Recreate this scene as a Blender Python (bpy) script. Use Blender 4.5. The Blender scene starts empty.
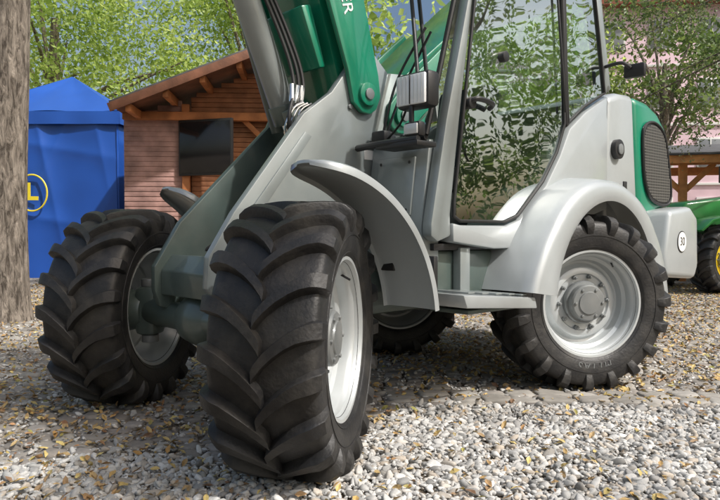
import bpy, bmesh, math, random
import numpy as np
from mathutils import Vector, Matrix, Euler
random.seed(7); rng=np.random.default_rng(7)
sc=bpy.context.scene
sc.view_settings.view_transform='Standard'; sc.view_settings.look='None'; sc.view_settings.exposure=0

# ------------------------------------------------------------------ materials
def mat(name,col,rough=.5,metal=0.,coat=0.,var=.0,vscale=6.,bump=0.,bscale=60.,spec=.5,dirt=0.,dirtcol=(.25,.22,.18),dscale=3.5):
    m=bpy.data.materials.new(name); m.use_nodes=True
    nt=m.node_tree; N=nt.nodes; Lk=nt.links; b=N['Principled BSDF']
    b.inputs['Roughness'].default_value=rough; b.inputs['Metallic'].default_value=metal
    b.inputs['Coat Weight'].default_value=coat; b.inputs['Coat Roughness'].default_value=.08
    b.inputs['Specular IOR Level'].default_value=spec
    b.inputs['Base Color'].default_value=(*col,1)
    tc=N.new('ShaderNodeTexCoord')
    last=None
    if var>0:
        n=N.new('ShaderNodeTexNoise'); n.inputs['Scale'].default_value=vscale; n.inputs['Detail'].default_value=6
        Lk.new(tc.outputs['Object'],n.inputs['Vector'])
        r=N.new('ShaderNodeValToRGB'); r.color_ramp.elements[0].position=.3; r.color_ramp.elements[1].position=.7
        r.color_ramp.elements[0].color=(*[c*(1-var) for c in col],1); r.color_ramp.elements[1].color=(*[min(1,c*(1+var)) for c in col],1)
        Lk.new(n.outputs['Fac'],r.inputs['Fac']); last=r.outputs['Color']
    if dirt>0:
        n2=N.new('ShaderNodeTexNoise'); n2.inputs['Scale'].default_value=dscale; n2.inputs['Detail'].default_value=9; n2.inputs['Roughness'].default_value=.7
        Lk.new(tc.outputs['Object'],n2.inputs['Vector'])
        r2=N.new('ShaderNodeMapRange'); r2.inputs['From Min'].default_value=.45; r2.inputs['From Max'].default_value=.75; r2.inputs['To Max'].default_value=dirt
        Lk.new(n2.outputs['Fac'],r2.inputs['Value'])
        mx=N.new('ShaderNodeMixRGB'); mx.inputs['Color2'].default_value=(*dirtcol,1)
        if last: Lk.new(last,mx.inputs['Color1'])
        else: mx.inputs['Color1'].default_value=(*col,1)
        Lk.new(r2.outputs['Result'],mx.inputs['Fac']); last=mx.outputs['Color']
        r3=N.new('ShaderNodeMapRange'); r3.inputs['From Min'].default_value=.35; r3.inputs['From Max'].default_value=.7
        r3.inputs['To Min'].default_value=rough; r3.inputs['To Max'].default_value=min(1,rough+.15)
        Lk.new(n2.outputs['Fac'],r3.inputs['Value']); Lk.new(r3.outputs['Result'],b.inputs['Roughness'])
    if last: Lk.new(last,b.inputs['Base Color'])
    if bump>0:
        n3=N.new('ShaderNodeTexNoise'); n3.inputs['Scale'].default_value=bscale; n3.inputs['Detail'].default_value=5
        Lk.new(tc.outputs['Object'],n3.inputs['Vector'])
        bp=N.new('ShaderNodeBump'); bp.inputs['Strength'].default_value=bump; bp.inputs['Distance'].default_value=.01
        Lk.new(n3.outputs['Fac'],bp.inputs['Height']); Lk.new(bp.outputs['Normal'],b.inputs['Normal'])
    return m
SILVER=mat('silver_paint',(.41,.44,.45),.32,.22,.7,var=.04,dirt=.10)
SILVERD=mat('grey_paint',(.25,.28,.28),.34,.2,.6,var=.07,dirt=.15)
FRAME=mat('frame_paint',(.08,.11,.10),.38,.15,.5,var=.12,dirt=.15)
GREEN=mat('green_paint',(.006,.205,.115),.27,.0,.7,var=.08,dirt=.06)
RIM=mat('rim_paint',(.52,.55,.56),.32,.25,.4,var=.04,dirt=.12)
HUB=mat('hub_paint',(.20,.215,.22),.40,.3,.1,var=.15,dirt=.3)
RUB=mat('tyre_rubber',(.016,.016,.017),.46,0,0,var=.25,vscale=12,bump=.22,bscale=70,dirt=.26,dirtcol=(.16,.145,.12),dscale=7)
BLACK=mat('black_plastic',(.018,.018,.019),.45,bump=.1,bscale=200)
SEAL=mat('rubber_seal',(.01,.01,.01),.6)
CHROME=mat('chrome',(.7,.7,.7),.15,1.)
LAMPW=mat('lamp_lens',(.80,.82,.83),.22,.0,1.)
WHITE=mat('white_decal',(.8,.8,.78),.5)
YDEC=mat('yellow_decal',(.7,.5,.03),.5)
CLEARL=mat('indicator_clear',(.55,.56,.56),.15,.1,1)
DARKIN=mat('cab_interior',(.05,.05,.055),.6)
GREYIN=mat('cab_trim',(.20,.205,.21),.6)
HOSE=mat('hose_rubber',(.02,.02,.02),.5)

def glass_mat(name,tint,refl=.22):
    m=bpy.data.materials.new(name); m.use_nodes=True; N=m.node_tree.nodes; Lk=m.node_tree.links
    N.remove(N['Principled BSDF']); out=N['Material Output']
    t=N.new('ShaderNodeBsdfTransparent'); t.inputs['Color'].default_value=(*tint,1)
    g=N.new('ShaderNodeBsdfGlossy'); g.inputs['Roughness'].default_value=.012; g.inputs['Color'].default_value=(.95,1,.99,1)
    tc=N.new('ShaderNodeTexCoord'); nz=N.new('ShaderNodeTexNoise'); nz.inputs['Scale'].default_value=1.6; bp=N.new('ShaderNodeBump'); bp.inputs['Strength'].default_value=.25; bp.inputs['Distance'].default_value=.02
    Lk.new(tc.outputs['Object'],nz.inputs['Vector']); Lk.new(nz.outputs['Fac'],bp.inputs['Height']); Lk.new(bp.outputs['Normal'],g.inputs['Normal'])
    fr=N.new('ShaderNodeFresnel'); fr.inputs['IOR'].default_value=1.5
    ad=N.new('ShaderNodeMath'); ad.operation='MULTIPLY_ADD'; ad.inputs[1].default_value=1.3; ad.inputs[2].default_value=refl
    ad.use_clamp=True
    mx=N.new('ShaderNodeMixShader')
    Lk.new(fr.outputs[0],ad.inputs[0]); Lk.new(ad.outputs[0],mx.inputs[0]); Lk.new(t.outputs[0],mx.inputs[1]); Lk.new(g.outputs[0],mx.inputs[2]); Lk.new(mx.outputs[0],out.inputs[0])
    return m
GLASS=glass_mat('cab_glass',(.82,.93,.90),.13)
DGLASS=glass_mat('door_glass',(.78,.92,.90),.46)

def leaf_mat(name,c1,c2,c3,trans=.35,rough=.45):
    m=bpy.data.materials.new(name); m.use_nodes=True; N=m.node_tree.nodes; Lk=m.node_tree.links
    b=N['Principled BSDF']; out=N['Material Output']; b.inputs['Roughness'].default_value=rough
    at=N.new('ShaderNodeAttribute'); at.attribute_name='var'
    r=N.new('ShaderNodeValToRGB'); e=r.color_ramp.elements
    e[0].color=(*c1,1); e[1].color=(*c3,1); m_=e.new(.5); m_.color=(*c2,1)
    Lk.new(at.outputs['Fac'],r.inputs['Fac']); Lk.new(r.outputs['Color'],b.inputs['Base Color'])
    tr=N.new('ShaderNodeBsdfTranslucent'); hs=N.new('ShaderNodeHueSaturation'); hs.inputs['Value'].default_value=1.9; hs.inputs['Hue'].default_value=.485
    Lk.new(r.outputs['Color'],hs.inputs['Color']); Lk.new(hs.outputs['Color'],tr.inputs['Color'])
    mx=N.new('ShaderNodeMixShader'); mx.inputs[0].default_value=trans
    Lk.new(b.outputs[0],mx.inputs[1]); Lk.new(tr.outputs[0],mx.inputs[2]); Lk.new(mx.outputs[0],out.inputs[0])
    return m
LEAF_Y=leaf_mat('leaves_yellow_green',(.12,.19,.035),(.27,.38,.09),(.48,.55,.20),.5)
LEAF_G=leaf_mat('leaves_green',(.04,.08,.02),(.09,.15,.04),(.17,.23,.06),.4)
LEAF_D=leaf_mat('needles_green',(.05,.07,.03),(.11,.15,.06),(.22,.21,.09),.4)
def bark():
    m=bpy.data.materials.new('bark'); m.use_nodes=True; N=m.node_tree.nodes; Lk=m.node_tree.links; b=N['Principled BSDF']; b.inputs['Roughness'].default_value=.9
    tc=N.new('ShaderNodeTexCoord'); mp=N.new('ShaderNodeMapping'); mp.inputs['Scale'].default_value=(11,11,2.6); Lk.new(tc.outputs['Object'],mp.inputs['Vector'])
    n=N.new('ShaderNodeTexNoise'); n.inputs['Scale'].default_value=1.8; n.inputs['Detail'].default_value=10; n.inputs['Roughness'].default_value=.72; n.inputs['Distortion'].default_value=.6; Lk.new(mp.outputs[0],n.inputs['Vector'])
    r=N.new('ShaderNodeValToRGB'); e=r.color_ramp.elements; e[0].position=.40; e[1].position=.60; e[0].color=(.07,.055,.042,1); e[1].color=(.38,.325,.27,1); Lk.new(n.outputs['Fac'],r.inputs['Fac']); Lk.new(r.outputs[0],b.inputs['Base Color'])
    bp=N.new('ShaderNodeBump'); bp.inputs['Strength'].default_value=1; bp.inputs['Distance'].default_value=.06; Lk.new(n.outputs['Fac'],bp.inputs['Height']); Lk.new(bp.outputs[0],b.inputs['Normal'])
    return m
BARK=bark()

# ------------------------------------------------------------------ mesh helpers
def link(o,parent=None):
    sc.collection.objects.link(o)
    if parent: o.parent=parent
    return o
def finish(me,m,smooth=35):
    me.materials.append(m)
    if smooth:
        me.polygons.foreach_set('use_smooth',[True]*len(me.polygons)); me.set_sharp_from_angle(angle=math.radians(smooth))
    me.update()
def mk(name,V,F,m,parent=None,smooth=35,bevel=0,seg=2,fixn=True):
    me=bpy.data.meshes.new(name)
    me.from_pydata([tuple(v) for v in V],[],F)
    if fixn:
        bm=bmesh.new(); bm.from_mesh(me); bmesh.ops.recalc_face_normals(bm,faces=bm.faces); bm.to_mesh(me); bm.free()
    if bevel>0:
        bm=bmesh.new(); bm.from_mesh(me)
        ed=[e for e in bm.edges if len(e.link_faces)==2 and e.calc_face_angle(0)>math.radians(28)]
        bmesh.ops.bevel(bm,geom=ed,offset=bevel,segments=seg,affect='EDGES',profile=.5,clamp_overlap=True); bm.to_mesh(me); bm.free()
    finish(me,m,smooth); o=bpy.data.objects.new(name,me); return link(o,parent)
def box(name,c,s,m,parent=None,rot=(0,0,0),bevel=.005):
    x,y,z=[k/2 for k in s]; R=Euler(rot).to_matrix(); C=Vector(c)
    V=[C+R@Vector(p) for p in [(-x,-y,-z),(x,-y,-z),(x,y,-z),(-x,y,-z),(-x,-y,z),(x,-y,z),(x,y,z),(-x,y,z)]]
    F=[(0,3,2,1),(4,5,6,7),(0,1,5,4),(1,2,6,5),(2,3,7,6),(3,0,4,7)]
    return mk(name,V,F,m,parent,bevel=min(bevel,min(s)*.4))
def prism(name,P,y0,y1,m,parent=None,bevel=.006,seg=2):
    n=len(P)
    V=[(a,y0,b) for a,b in P]+[(a,y1,b) for a,b in P]
    F=[tuple(range(n)),tuple(range(2*n-1,n-1,-1))]+[(i,(i+1)%n,n+(i+1)%n,n+i) for i in range(n)]
    return mk(name,V,F,m,parent,bevel=bevel,seg=seg)
def cyl(name,p1,p2,r,m,parent=None,r2=None,n=28,bevel=.003):
    p1=Vector(p1);p2=Vector(p2);d=(p2-p1).normalized();a=d.orthogonal().normalized();b=d.cross(a); r2=r if r2 is None else r2
    V=[p1+(a*math.cos(t)+b*math.sin(t))*r for t in [2*math.pi*i/n for i in range(n)]]+[p2+(a*math.cos(t)+b*math.sin(t))*r2 for t in [2*math.pi*i/n for i in range(n)]]
    F=[tuple(range(n)),tuple(range(2*n-1,n-1,-1))]+[(i,(i+1)%n,n+(i+1)%n,n+i) for i in range(n)]
    return mk(name,V,F,m,parent,bevel=bevel)
def spline(P,n=8,closed=False):
    P=[np.array(p,float) for p in P]; out=[]; N=len(P)
    for i in range(N if closed else N-1):
        if closed: p0,p1,p2,p3=P[i-1],P[i],P[(i+1)%N],P[(i+2)%N]
        else: p0=P[max(i-1,0)];p1=P[i];p2=P[i+1];p3=P[min(i+2,N-1)]
        for k in range(n):
            t=k/n; out.append(.5*((2*p1)+(-p0+p2)*t+(2*p0-5*p1+4*p2-p3)*t*t+(-p0+3*p1-3*p2+p3)*t**3))
    if not closed: out.append(P[-1])
    return out
def tube(name,P,r,m,parent=None,n=10,sp=8):
    Q=[Vector(q) for q in (spline(P,sp) if sp else P)]; V=[];F=[]
    rr=r if isinstance(r,(list,tuple)) else [r]*len(Q)
    if len(rr)!=len(Q): rr=list(np.interp(np.linspace(0,1,len(Q)),np.linspace(0,1,len(rr)),rr))
    d=(Q[1]-Q[0]).normalized(); a=d.orthogonal().normalized()
    for i,q in enumerate(Q):
        d=(Q[min(i+1,len(Q)-1)]-Q[max(i-1,0)]).normalized(); a=(a-d*a.dot(d)).normalized(); b=d.cross(a)
        for k in range(n):
            t=2*math.pi*k/n; V.append(q+(a*math.cos(t)+b*math.sin(t))*rr[i])
    for i in range(len(Q)-1):
        for k in range(n): F.append((i*n+k,i*n+(k+1)%n,(i+1)*n+(k+1)%n,(i+1)*n+k))
    F.append(tuple(range(n))); F.append(tuple(range(len(Q)*n-1,(len(Q)-1)*n-1,-1)))
    return mk(name,V,F,m,parent)
def lathe(name,prof,m,parent=None,n=72,smooth=35,fixn=True):
    V=[];F=[];k=len(prof)
    for i in range(n):
        t=2*math.pi*i/n
        for r,y in prof: V.append((r*math.cos(t),y,r*math.sin(t)))
    for i in range(n):
        j=(i+1)%n
        for q in range(k-1): F.append((i*k+q,i*k+q+1,j*k+q+1,j*k+q))
    return mk(name,V,F,m,parent,smooth=smooth,fixn=fixn)
def empty(name,loc=(0,0,0),rot=0,parent=None):
    e=bpy.data.objects.new(name,None); e.location=loc; e.rotation_euler=(0,0,rot); e.empty_display_size=.2
    return link(e,parent)
def text(name,s,size,loc,rot,m,parent,ext=.002):
    c=bpy.data.curves.new(name,'FONT'); c.body=s; c.size=size; c.extrude=ext; c.align_x='CENTER'; c.align_y='CENTER'; c.materials.append(m)
    o=bpy.data.objects.new(name,c); o.location=loc; o.rotation_euler=rot; return link(o,parent)

# ------------------------------------------------------------------ wheel meshes
HALF=[(-.160,.300),(-.172,.318),(-.190,.345),(-.200,.385),(-.202,.42),(-.198,.455),(-.186,.482),(-.155,.494),(-.08,.499),(0,.501)]
CARC=HALF+[(-y,r) for y,r in HALF[-2::-1]]
def carc_pt(s):
    pts=[(-y,r) for y,r in HALF[::-1]]
    L_=[0]
    for i in range(1,len(pts)): L_.append(L_[-1]+math.dist(pts[i],pts[i-1]))
    t=s*L_[-1]; ys=[p[0] for p in pts]; rs=[p[1] for p in pts]
    y=np.interp(t,L_,ys); r=np.interp(t,L_,rs); y2=np.interp(t+.012,L_,ys)-np.interp(t-.012,L_,ys); r2=np.interp(t+.012,L_,rs)-np.interp(t-.012,L_,rs)
    n=np.array([-r2,y2]); n=n/(np.linalg.norm(n)+1e-9)
    return y,r,n
def tyre_mesh(name,sgn,N=19):
    V=[];F=[]
    prof=spline(CARC,3); k=len(prof); n=96
    for i in range(n):
        t=2*math.pi*i/n
        for y,r in prof: V.append((r*math.cos(t),y,r*math.sin(t)))
    for i in range(n):
        j=(i+1)%n
        for q in range(k-1): F.append((i*k+q,i*k+q+1,j*k+q+1,j*k+q))
    for side in (-1,1):
        for (ra,rb) in [(.335,.343),(.405,.410)]:
            b0=len(V)
            for i in range(n):
                t=2*math.pi*i/n
                for rr,off in [(ra,-.002),(ra+.002,.004),(rb-.002,.004),(rb,-.002)]:
                    yy=np.interp(rr,[p[1] for p in HALF],[-p[0] for p in HALF])+off
                    V.append((rr*math.cos(t),side*yy,rr*math.sin(t)))
            for i in range(n):
                j=(i+1)%n
                for q in range(3): F.append((b0+i*4+q,b0+i*4+q+1,b0+j*4+q+1,b0+j*4+q))
    me=bpy.data.meshes.new(name); me.from_pydata(V,[],F)
    bm=bmesh.new(); bm.from_mesh(me); bmesh.ops.recalc_face_normals(bm,faces=bm.faces)
    base=bm
    S=[-.035,-.01,.06,.15,.25,.34,.41,.455,.50,.55,.60,.66]
    H=[.036,.038,.039,.040,.041,.041,.041,.039,.034,.026,.016,.002]
    TH=[-.025,.01,.075,.135,.19,.228,.25,.262,.27,.275,.278,.28]
    HW=[.019,.020,.020,.020,.021,.023,.025,.027,.027,.026,.024,.021]
    lug=bmesh.new()
    for side in (-1,1):
        for i in range(N):
            th0=2*math.pi*(i+(.5 if side>0 else 0))/N
            rings=[]
            for s,h,dt,hw in zip(S,H,TH,HW):
                y,r,nn=carc_pt(abs(s)); y=y if s>=0 else -y
                ring=[]
                for (w,hh) in [(-1.36,-.004),(-1.10,h*.5),(-.98,h*.92),(-.89,h),(.89,h),(.98,h*.92),(1.10,h*.5),(1.36,-.004)]:
                    yy=(y+nn[0]*hh*(1 if s>=0 else -1))*side; rr=r+nn[1]*hh
                    t=th0-sgn*dt+w*hw*1.1/.52
                    ring.append(lug.verts.new((rr*math.cos(t),yy,rr*math.sin(t))))
                rings.append(ring)
            for a,b in zip(rings[:-1],rings[1:]):
                for q in range(7): lug.faces.new((a[q],a[q+1],b[q+1],b[q]))
            lug.faces.new(rings[0]); lug.faces.new(rings[-1][::-1])
    bmesh.ops.recalc_face_normals(lug,faces=lug.faces)
    me2=bpy.data.meshes.new('t'); lug.to_mesh(me2); lug.free()
    base.from_mesh(me2); base.to_mesh(me); base.free()
    finish(me,RUB,30)
    return me
TY={1:tyre_mesh('tyre_a',1),-1:tyre_mesh('tyre_b',-1)}
RIMP=[(.300,-.150),(.322,-.158),(.327,-.168),(.322,-.177),(.310,-.176),(.303,-.165),(.297,-.145),(.288,-.138),(.282,-.120),(.280,-.085),(.262,-.070),(.258,-.045),(.250,-.030),(.236,-.024),(.224,-.034),(.214,-.058),(.200,-.066),(.176,-.066),(.168,-.055),(.150,-.052),(.10,-.052)]
RIMB=[(.10,-.040),(.20,-.050),(.235,-.012),(.252,-.014),(.262,.02),(.268,.09),(.284,.125),(.297,.15),(.310,.176),(.322,.177),(.327,.168),(.322,.158),(.30,.150)]
def wheel(name,loc,rotz,tsgn,parent,spin=0.,scale=1.):
    e=empty(name,loc,rotz,parent)
    e.scale=(scale,)*3
    w=bpy.data.objects.new('tyre',TY[tsgn]); link(w,e); w.rotation_euler=(0,spin,0)
    lathe('rim_front',RIMP,RIM,e); lathe('rim_back',RIMB,RIM,e)
    lathe('hub',[(.130,-.040),(.130,-.078),(.124,-.086),(.112,-.088),(.110,-.128),(.102,-.137),(.07,-.139),(.066,-.146),(.0,-.147)],HUB,e,n=48)
    for i in range(10):
        t=2*math.pi*i/10+spin
        c=(.160*math.cos(t),.160*math.sin(t))
        cyl('wheel_nut_%d'%i,(c[0],-.05,c[1]),(c[0],-.078,c[1]),.014,HUB,e,n=6,bevel=.002)
        cyl('wheel_stud_%d'%i,(c[0],-.07,c[1]),(c[0],-.092,c[1]),.007,HUB,e,n=10,bevel=.001)
    for i in range(6):
        t=2*math.pi*i/6; c=(.088*math.cos(t),.088*math.sin(t))
        cyl('hub_bolt_%d'%i,(c[0],-.135,c[1]),(c[0],-.146,c[1]),.009,HUB,e,n=6,bevel=.001)
    cyl('valve',(.285*math.cos(1),-.12,.285*math.sin(1)),(.262*math.cos(1),-.16,.262*math.sin(1)),.005,BLACK,e,n=8,bevel=0)
    return e

# ------------------------------------------------------------------ wheel loader
VL=empty('wheel_loader',(-.83,3.147,0),math.radians(43.05))
D=math.radians
wz=.528
wheel('front_wheel_near',(.098,-.778,.533),D(35),1,VL,spin=.1,scale=1.0)
wheel('front_wheel_far',(.072,.757,.537),D(180+35),-1,VL,spin=.23,scale=1.005)
w=wheel('rear_wheel_near',(2.225,-.785,wz),D(-31),1,VL,spin=.05,scale=.985)
wheel('rear_wheel_far',(2.24,.785,wz),D(180-31),-1,VL,spin=.3,scale=.985)
for i,ch in enumerate('MITAS'):
    a=-math.pi/2-(i-2)*.125
    text('tyre_lettering_%d'%i,ch,.062,(.372*math.cos(a),-.1985,.372*math.sin(a)),(D(90),-(a+math.pi/2)+math.pi,0),HUB,w,.001)

# chassis
fn=[(.84,1.86),(.98,1.90),(1.08,1.82),(1.08,.55),(.25,.50),(.04,.60),(-.04,.70),(-.03,.84),(.10,1.04),(.50,1.53),(.68,1.66)]
prism('frame_plate_near',fn,-.28,-.235,SILVERD,VL,.006)
ff=[(.84,1.86),(.98,1.90),(1.08,1.82),(1.08,.55),(.25,.50),(.0,.58),(-.03,.66),(-.03,.78),(.11,1.0),(.66,1.54),(.72,1.66)]
prism('frame_plate_far',ff,.235,.28,FRAME,VL,.006)  # far plate darker than the near one: its shade is put into the colour
prism('front_frame_cross',[(.0,.64),(.0,.76),(.06,.84),(.12,.82),(.08,.64)],-.234,.234,FRAME,VL,.008)
for i,(bx,bz) in enumerate([(.04,.74),(.16,.72),(.10,.88),(.22,.95),(.45,1.25),(.80,1.60),(.98,1.45),(.98,1.25)]): cyl('frame_bolt_%d'%i,(bx,-.28,bz),(bx,-.292,bz),.014,HUB,VL,n=6,bevel=.002)
prism('frame_stiffener',[(.14,1.0),(.50,1.44),(.54,1.42),(.19,.98)],-.292,-.2805,SILVERD,VL,.003)
box('frame_data_plate',(.94,-.2815,1.36),(.07,.002,.05),WHITE,VL,bevel=0)
cyl('frame_access_hole',(.66,-.2805,1.20),(.66,-.284,1.20),.05,FRAME,VL,bevel=0)
cyl('frame_tube',(.42,-.234,.95),(.42,.234,.95),.07,FRAME,VL)
box('centre_frame',(1.9,0,.72),(2.9,.56,.44),FRAME,VL,bevel=.03)
box('frame_inner_web',(.78,0,.95),(.04,.46,1.0),FRAME,VL)
for nm,x in (('front',.09),('rear',2.24)):
    cyl(nm+'_axle_beam',(x,-.50,wz),(x,.50,wz),.07,FRAME,VL)
    lathe_o=lathe(nm+'_differential',[(.0,-.14),(.08,-.13),(.12,-.08),(.13,0),(.12,.08),(.08,.13),(.0,.14)],FRAME,VL,n=32); lathe_o.location=(x+.02,0,wz)
    for sg,side in ((-1,'near'),(1,'far')):
        st=D(35) if nm=='front' else D(-31)
        ke=empty('%s_knuckle_%s'%(nm,side),(x,sg*.54,wz),st,VL)
        box('knuckle_housing',(0,0,0),(.14,.12,.26),FRAME,ke,bevel=.03)
        cyl('king_pin_top',(0,0,.13),(0,0,.17),.045,HUB,ke)
        cyl('king_pin_low',(0,0,-.13),(0,0,-.17),.045,HUB,ke)
        cyl('hub_carrier',(0,sg*.02,0),(0,sg*.19,0),.09,FRAME,ke,r2=.13)
        box('steer_arm',(.14,0,0),(.2,.06,.05),FRAME,ke)
        cyl('axle_flange',(-.0,-sg*.10,0),(0,-sg*.02,0),.09,FRAME,ke)
        for q in range(6): cyl('flange_bolt_%d'%q,(.07*math.cos(q),-sg*.10,.07*math.sin(q)),(.07*math.cos(q),-sg*.115,.07*math.sin(q)),.01,HUB,ke,n=6,bevel=.001)
    tube(nm+'_tie_rod',[(x+.2,-.52,wz),(x+.2,.52,wz)],.018,CHROME,VL,sp=0)
tube('brake_line',[(.3,.2,.9),(.15,.35,.75),(.10,.50,.68),(.12,.58,.60)],.009,HOSE,VL)
# front fenders
def fender(name,ysgn,y0,y1,a0,a1,R0,cx,cz,m):
    th=.012; n=30; V=[];F=[]
    ys=[y0,y0+.004,y0+.02,(y0+y1)/2,y1-.02,y1-.004,y1] 
    drop=[-.04,-.012,0,.010,0,-.012,-.04]
    for i in range(n+1):
        t=i/n; a=a0+(a1-a0)*t
        tip=min(1,(t/.18)) ; wv=math.sqrt(max(0.0,1-(1-tip)**2))*.75+.25
        for rr in (0,-th):
            for yv,dr in zip(ys,drop):
                ym=y0+(y1-y0)*.6; yy=ym+(yv-ym)*wv
                R=R0+dr*.7*wv+rr
                V.append((cx+R*math.cos(a),yy*ysgn,cz+R*1.0*math.sin(a)))
    k=len(ys); K=2*k
    for i in range(n):
        for q in range(k-1):
            F.append((i*K+q,i*K+q+1,(i+1)*K+q+1,(i+1)*K+q)); F.append((i*K+k+q,(i+1)*K+k+q,(i+1)*K+k+q+1,i*K+k+q+1))
        F.append((i*K,(i+1)*K,(i+1)*K+k,i*K+k)); F.append((i*K+k-1,i*K+K-1,(i+1)*K+K-1,(i+1)*K+k-1))
    for i in (0,n): F.append(tuple([i*K+q for q in range(k)]+[i*K+k+q for q in range(k-1,-1,-1)]))
    return mk(name,V,F,m,VL,smooth=50)
fender('front_fender_near',-1,.70,1.01,D(88),D(6),.675,.0,.545,SILVER)
fender('front_fender_far',1,.56,.90,D(66),D(6),.73,.0,.545,SILVER)
tube('fender_stay_near',[(.45,-.28,.82),(.6,-.45,.80),(.655,-.72,.80)],.02,BLACK,VL)
box('fender_bracket_near',(.63,-.72,.80),(.04,.12,.05),BLACK,VL)
tube('fender_stay_far',[(.45,.28,.82),(.6,.45,.80),(.66,.60,.80)],.02,BLACK,VL)
for i in range(2): cyl('fender_bolt_%d'%i,(.652,-.80-.05*i,.80),(.640,-.80-.05*i,.80),.009,HUB,VL,n=6,bevel=.001)

# rear fenders
def rear_fender(name,sg):
    cx,cz=2.28,.52; st=[(-4,.86),(8,.83),(20,.80),(35,.77),(50,.76),(70,.745),(90,.745),(110,.76),(130,.78),(145,.79),(160,.82),(172,.86)]
    prof=lambda R:[(.975,.615),(.985,.64),(.985,R-.055),(.972,R-.025),(.95,R-.007),(.90,R),(.76,R+.015),(.40,R+.015),(.40,R-.005),(.94,R-.03),(.955,.62)]
    A=[]; 
    for i in range(60):
        t=i/59; a=-4+176*t; A.append((a,np.interp(a,[s[0] for s in st],[s[1] for s in st])))
    V=[];F=[];k=11
    for a,R in A:
        for y,r in prof(R): V.append((cx+r*math.cos(D(a)),sg*y,cz+r*math.sin(D(a))))
    for i in range(len(A)-1):
        for q in range(k): F.append((i*k+q,i*k+(q+1)%k,(i+1)*k+(q+1)%k,(i+1)*k+q))
    F.append(tuple(range(k))); F.append(tuple(range((len(A)-1)*k,len(A)*k)))
    return mk(name,V,F,SILVER,VL,smooth=40)
rear_fender('rear_fender_near',-1); rear_fender('rear_fender_far',1)

# cab
def both(fn,name,*a,**k):
    fn(name+'_near',-1,*a,**k); fn(name+'_far',1,*a,**k)
def sp(name,sg,P,y0,y1,m,bevel=.006): return prism(name,P,sg*y0,sg*y1,m,VL,bevel)
apil=[(1.28,2.46),(1.18,2.13),(1.01,1.5),(.90,.99),(.90,.93),(.95,.90),(1.05,.93),(1.045,1.04),(1.12,1.55),(1.215,2.13),(1.33,2.46)]
both(sp,'front_pillar',apil,.69,.755,SILVERD,.014)
side=[(1.055,.90),(1.052,.995),(1.12,.985),(1.50,.985),(1.64,1.02),(1.90,1.22),(2.05,1.40),(2.16,1.575),(2.35,1.70),(2.64,1.835),(2.64,1.1),(1.62,.86),(1.4,.86)]
both(sp,'cab_side_panel',side,.60,.765,SILVER,.014)
prism('hood_front_section',[(2.646,1.838),(2.8,1.885),(3.03,1.90),(3.13,1.0),(2.646,1.0)],-.755,.755,SILVER,VL,.05,4)
prism('hood_rear_section',[(3.037,1.898),(3.27,1.885),(3.45,1.83),(3.60,1.72),(3.68,1.5),(3.74,1.15),(3.135,1.02)],-.75,.75,GREEN,VL,.06,4)
gr=spline([(3.16,1.60),(3.20,1.71),(3.36,1.74),(3.52,1.66),(3.60,1.45),(3.645,1.22),(3.55,1.15),(3.32,1.18),(3.20,1.32)],5,True)
prism('engine_grille_frame',[tuple(p) for p in gr],-.762,-.70,BLACK,VL,.006)
prism('engine_grille_frame_far',[tuple(p) for p in gr],.762,.70,BLACK,VL,.006)
gm=mat('grille_mesh',(.20,.195,.18),.5,.3)
ctr=np.mean(np.array(gr),axis=0); G=[(ctr+(np.array(p)-ctr)*.92) for p in gr]
def spans(G,ax,v):
    xs=[]
    for a,b in zip(G,G[1:]+G[:1]):
        if (a[ax]-v)*(b[ax]-v)<0: xs.append(a[1-ax]+(b[1-ax]-a[1-ax])*(v-a[ax])/(b[ax]-a[ax]))
    return (min(xs),max(xs)) if len(xs)>=2 else None
GV=[];GF=[]
def gbar(x0,x1,z0,z1,y):
    b=len(GV); GV.extend([(x0,y,z0),(x1,y,z0),(x1,y,z1),(x0,y,z1)]); GF.append((b,b+1,b+2,b+3))
for i in range(27):
    z=1.18+i*.0205; s_=spans(G,1,z)
    if s_: gbar(s_[0],s_[1],z-.003,z+.003,-.766)
for i in range(24):
    x=3.18+i*.0205; s_=spans(G,0,x)
    if s_: gbar(x-.003,x+.003,s_[0],s_[1],-.768)
mk('engine_grille_mesh',GV,GF,gm,VL,smooth=0,fixn=False)
tube('engine_grille_rim',[(a,-.764,b) for a,b in gr+gr[:1]],.010,BLACK,VL,n=8,sp=0)
cyl('fuel_cap',(2.76,-.75,1.50),(2.76,-.79,1.50),.065,BLACK,VL); cyl('fuel_cap_centre',(2.76,-.79,1.50),(2.76,-.80,1.50),.035,HUB,VL)
box('hood_latch',(2.90,-.757,1.25),(.05,.012,.09),BLACK,VL,bevel=.004)
def pane(name,P,y,m=GLASS):
    V=[(a,y,b) for a,b in P]; return mk(name,V,[tuple(range(len(P)))],m,VL,smooth=0,fixn=False)
dg=[(1.32,2.44),(1.225,2.13),(1.14,1.57),(1.065,1.10),(1.062,1.03),(1.11,1.005),(1.50,1.005),(1.62,1.04),(1.87,1.24),(2.02,1.42),(2.11,1.60),(2.09,1.95),(2.05,2.44)]
rg=[(2.09,2.44),(2.12,1.95),(2.15,1.61),(2.34,1.73),(2.60,1.85),(2.52,2.2),(2.46,2.44)]
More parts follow.
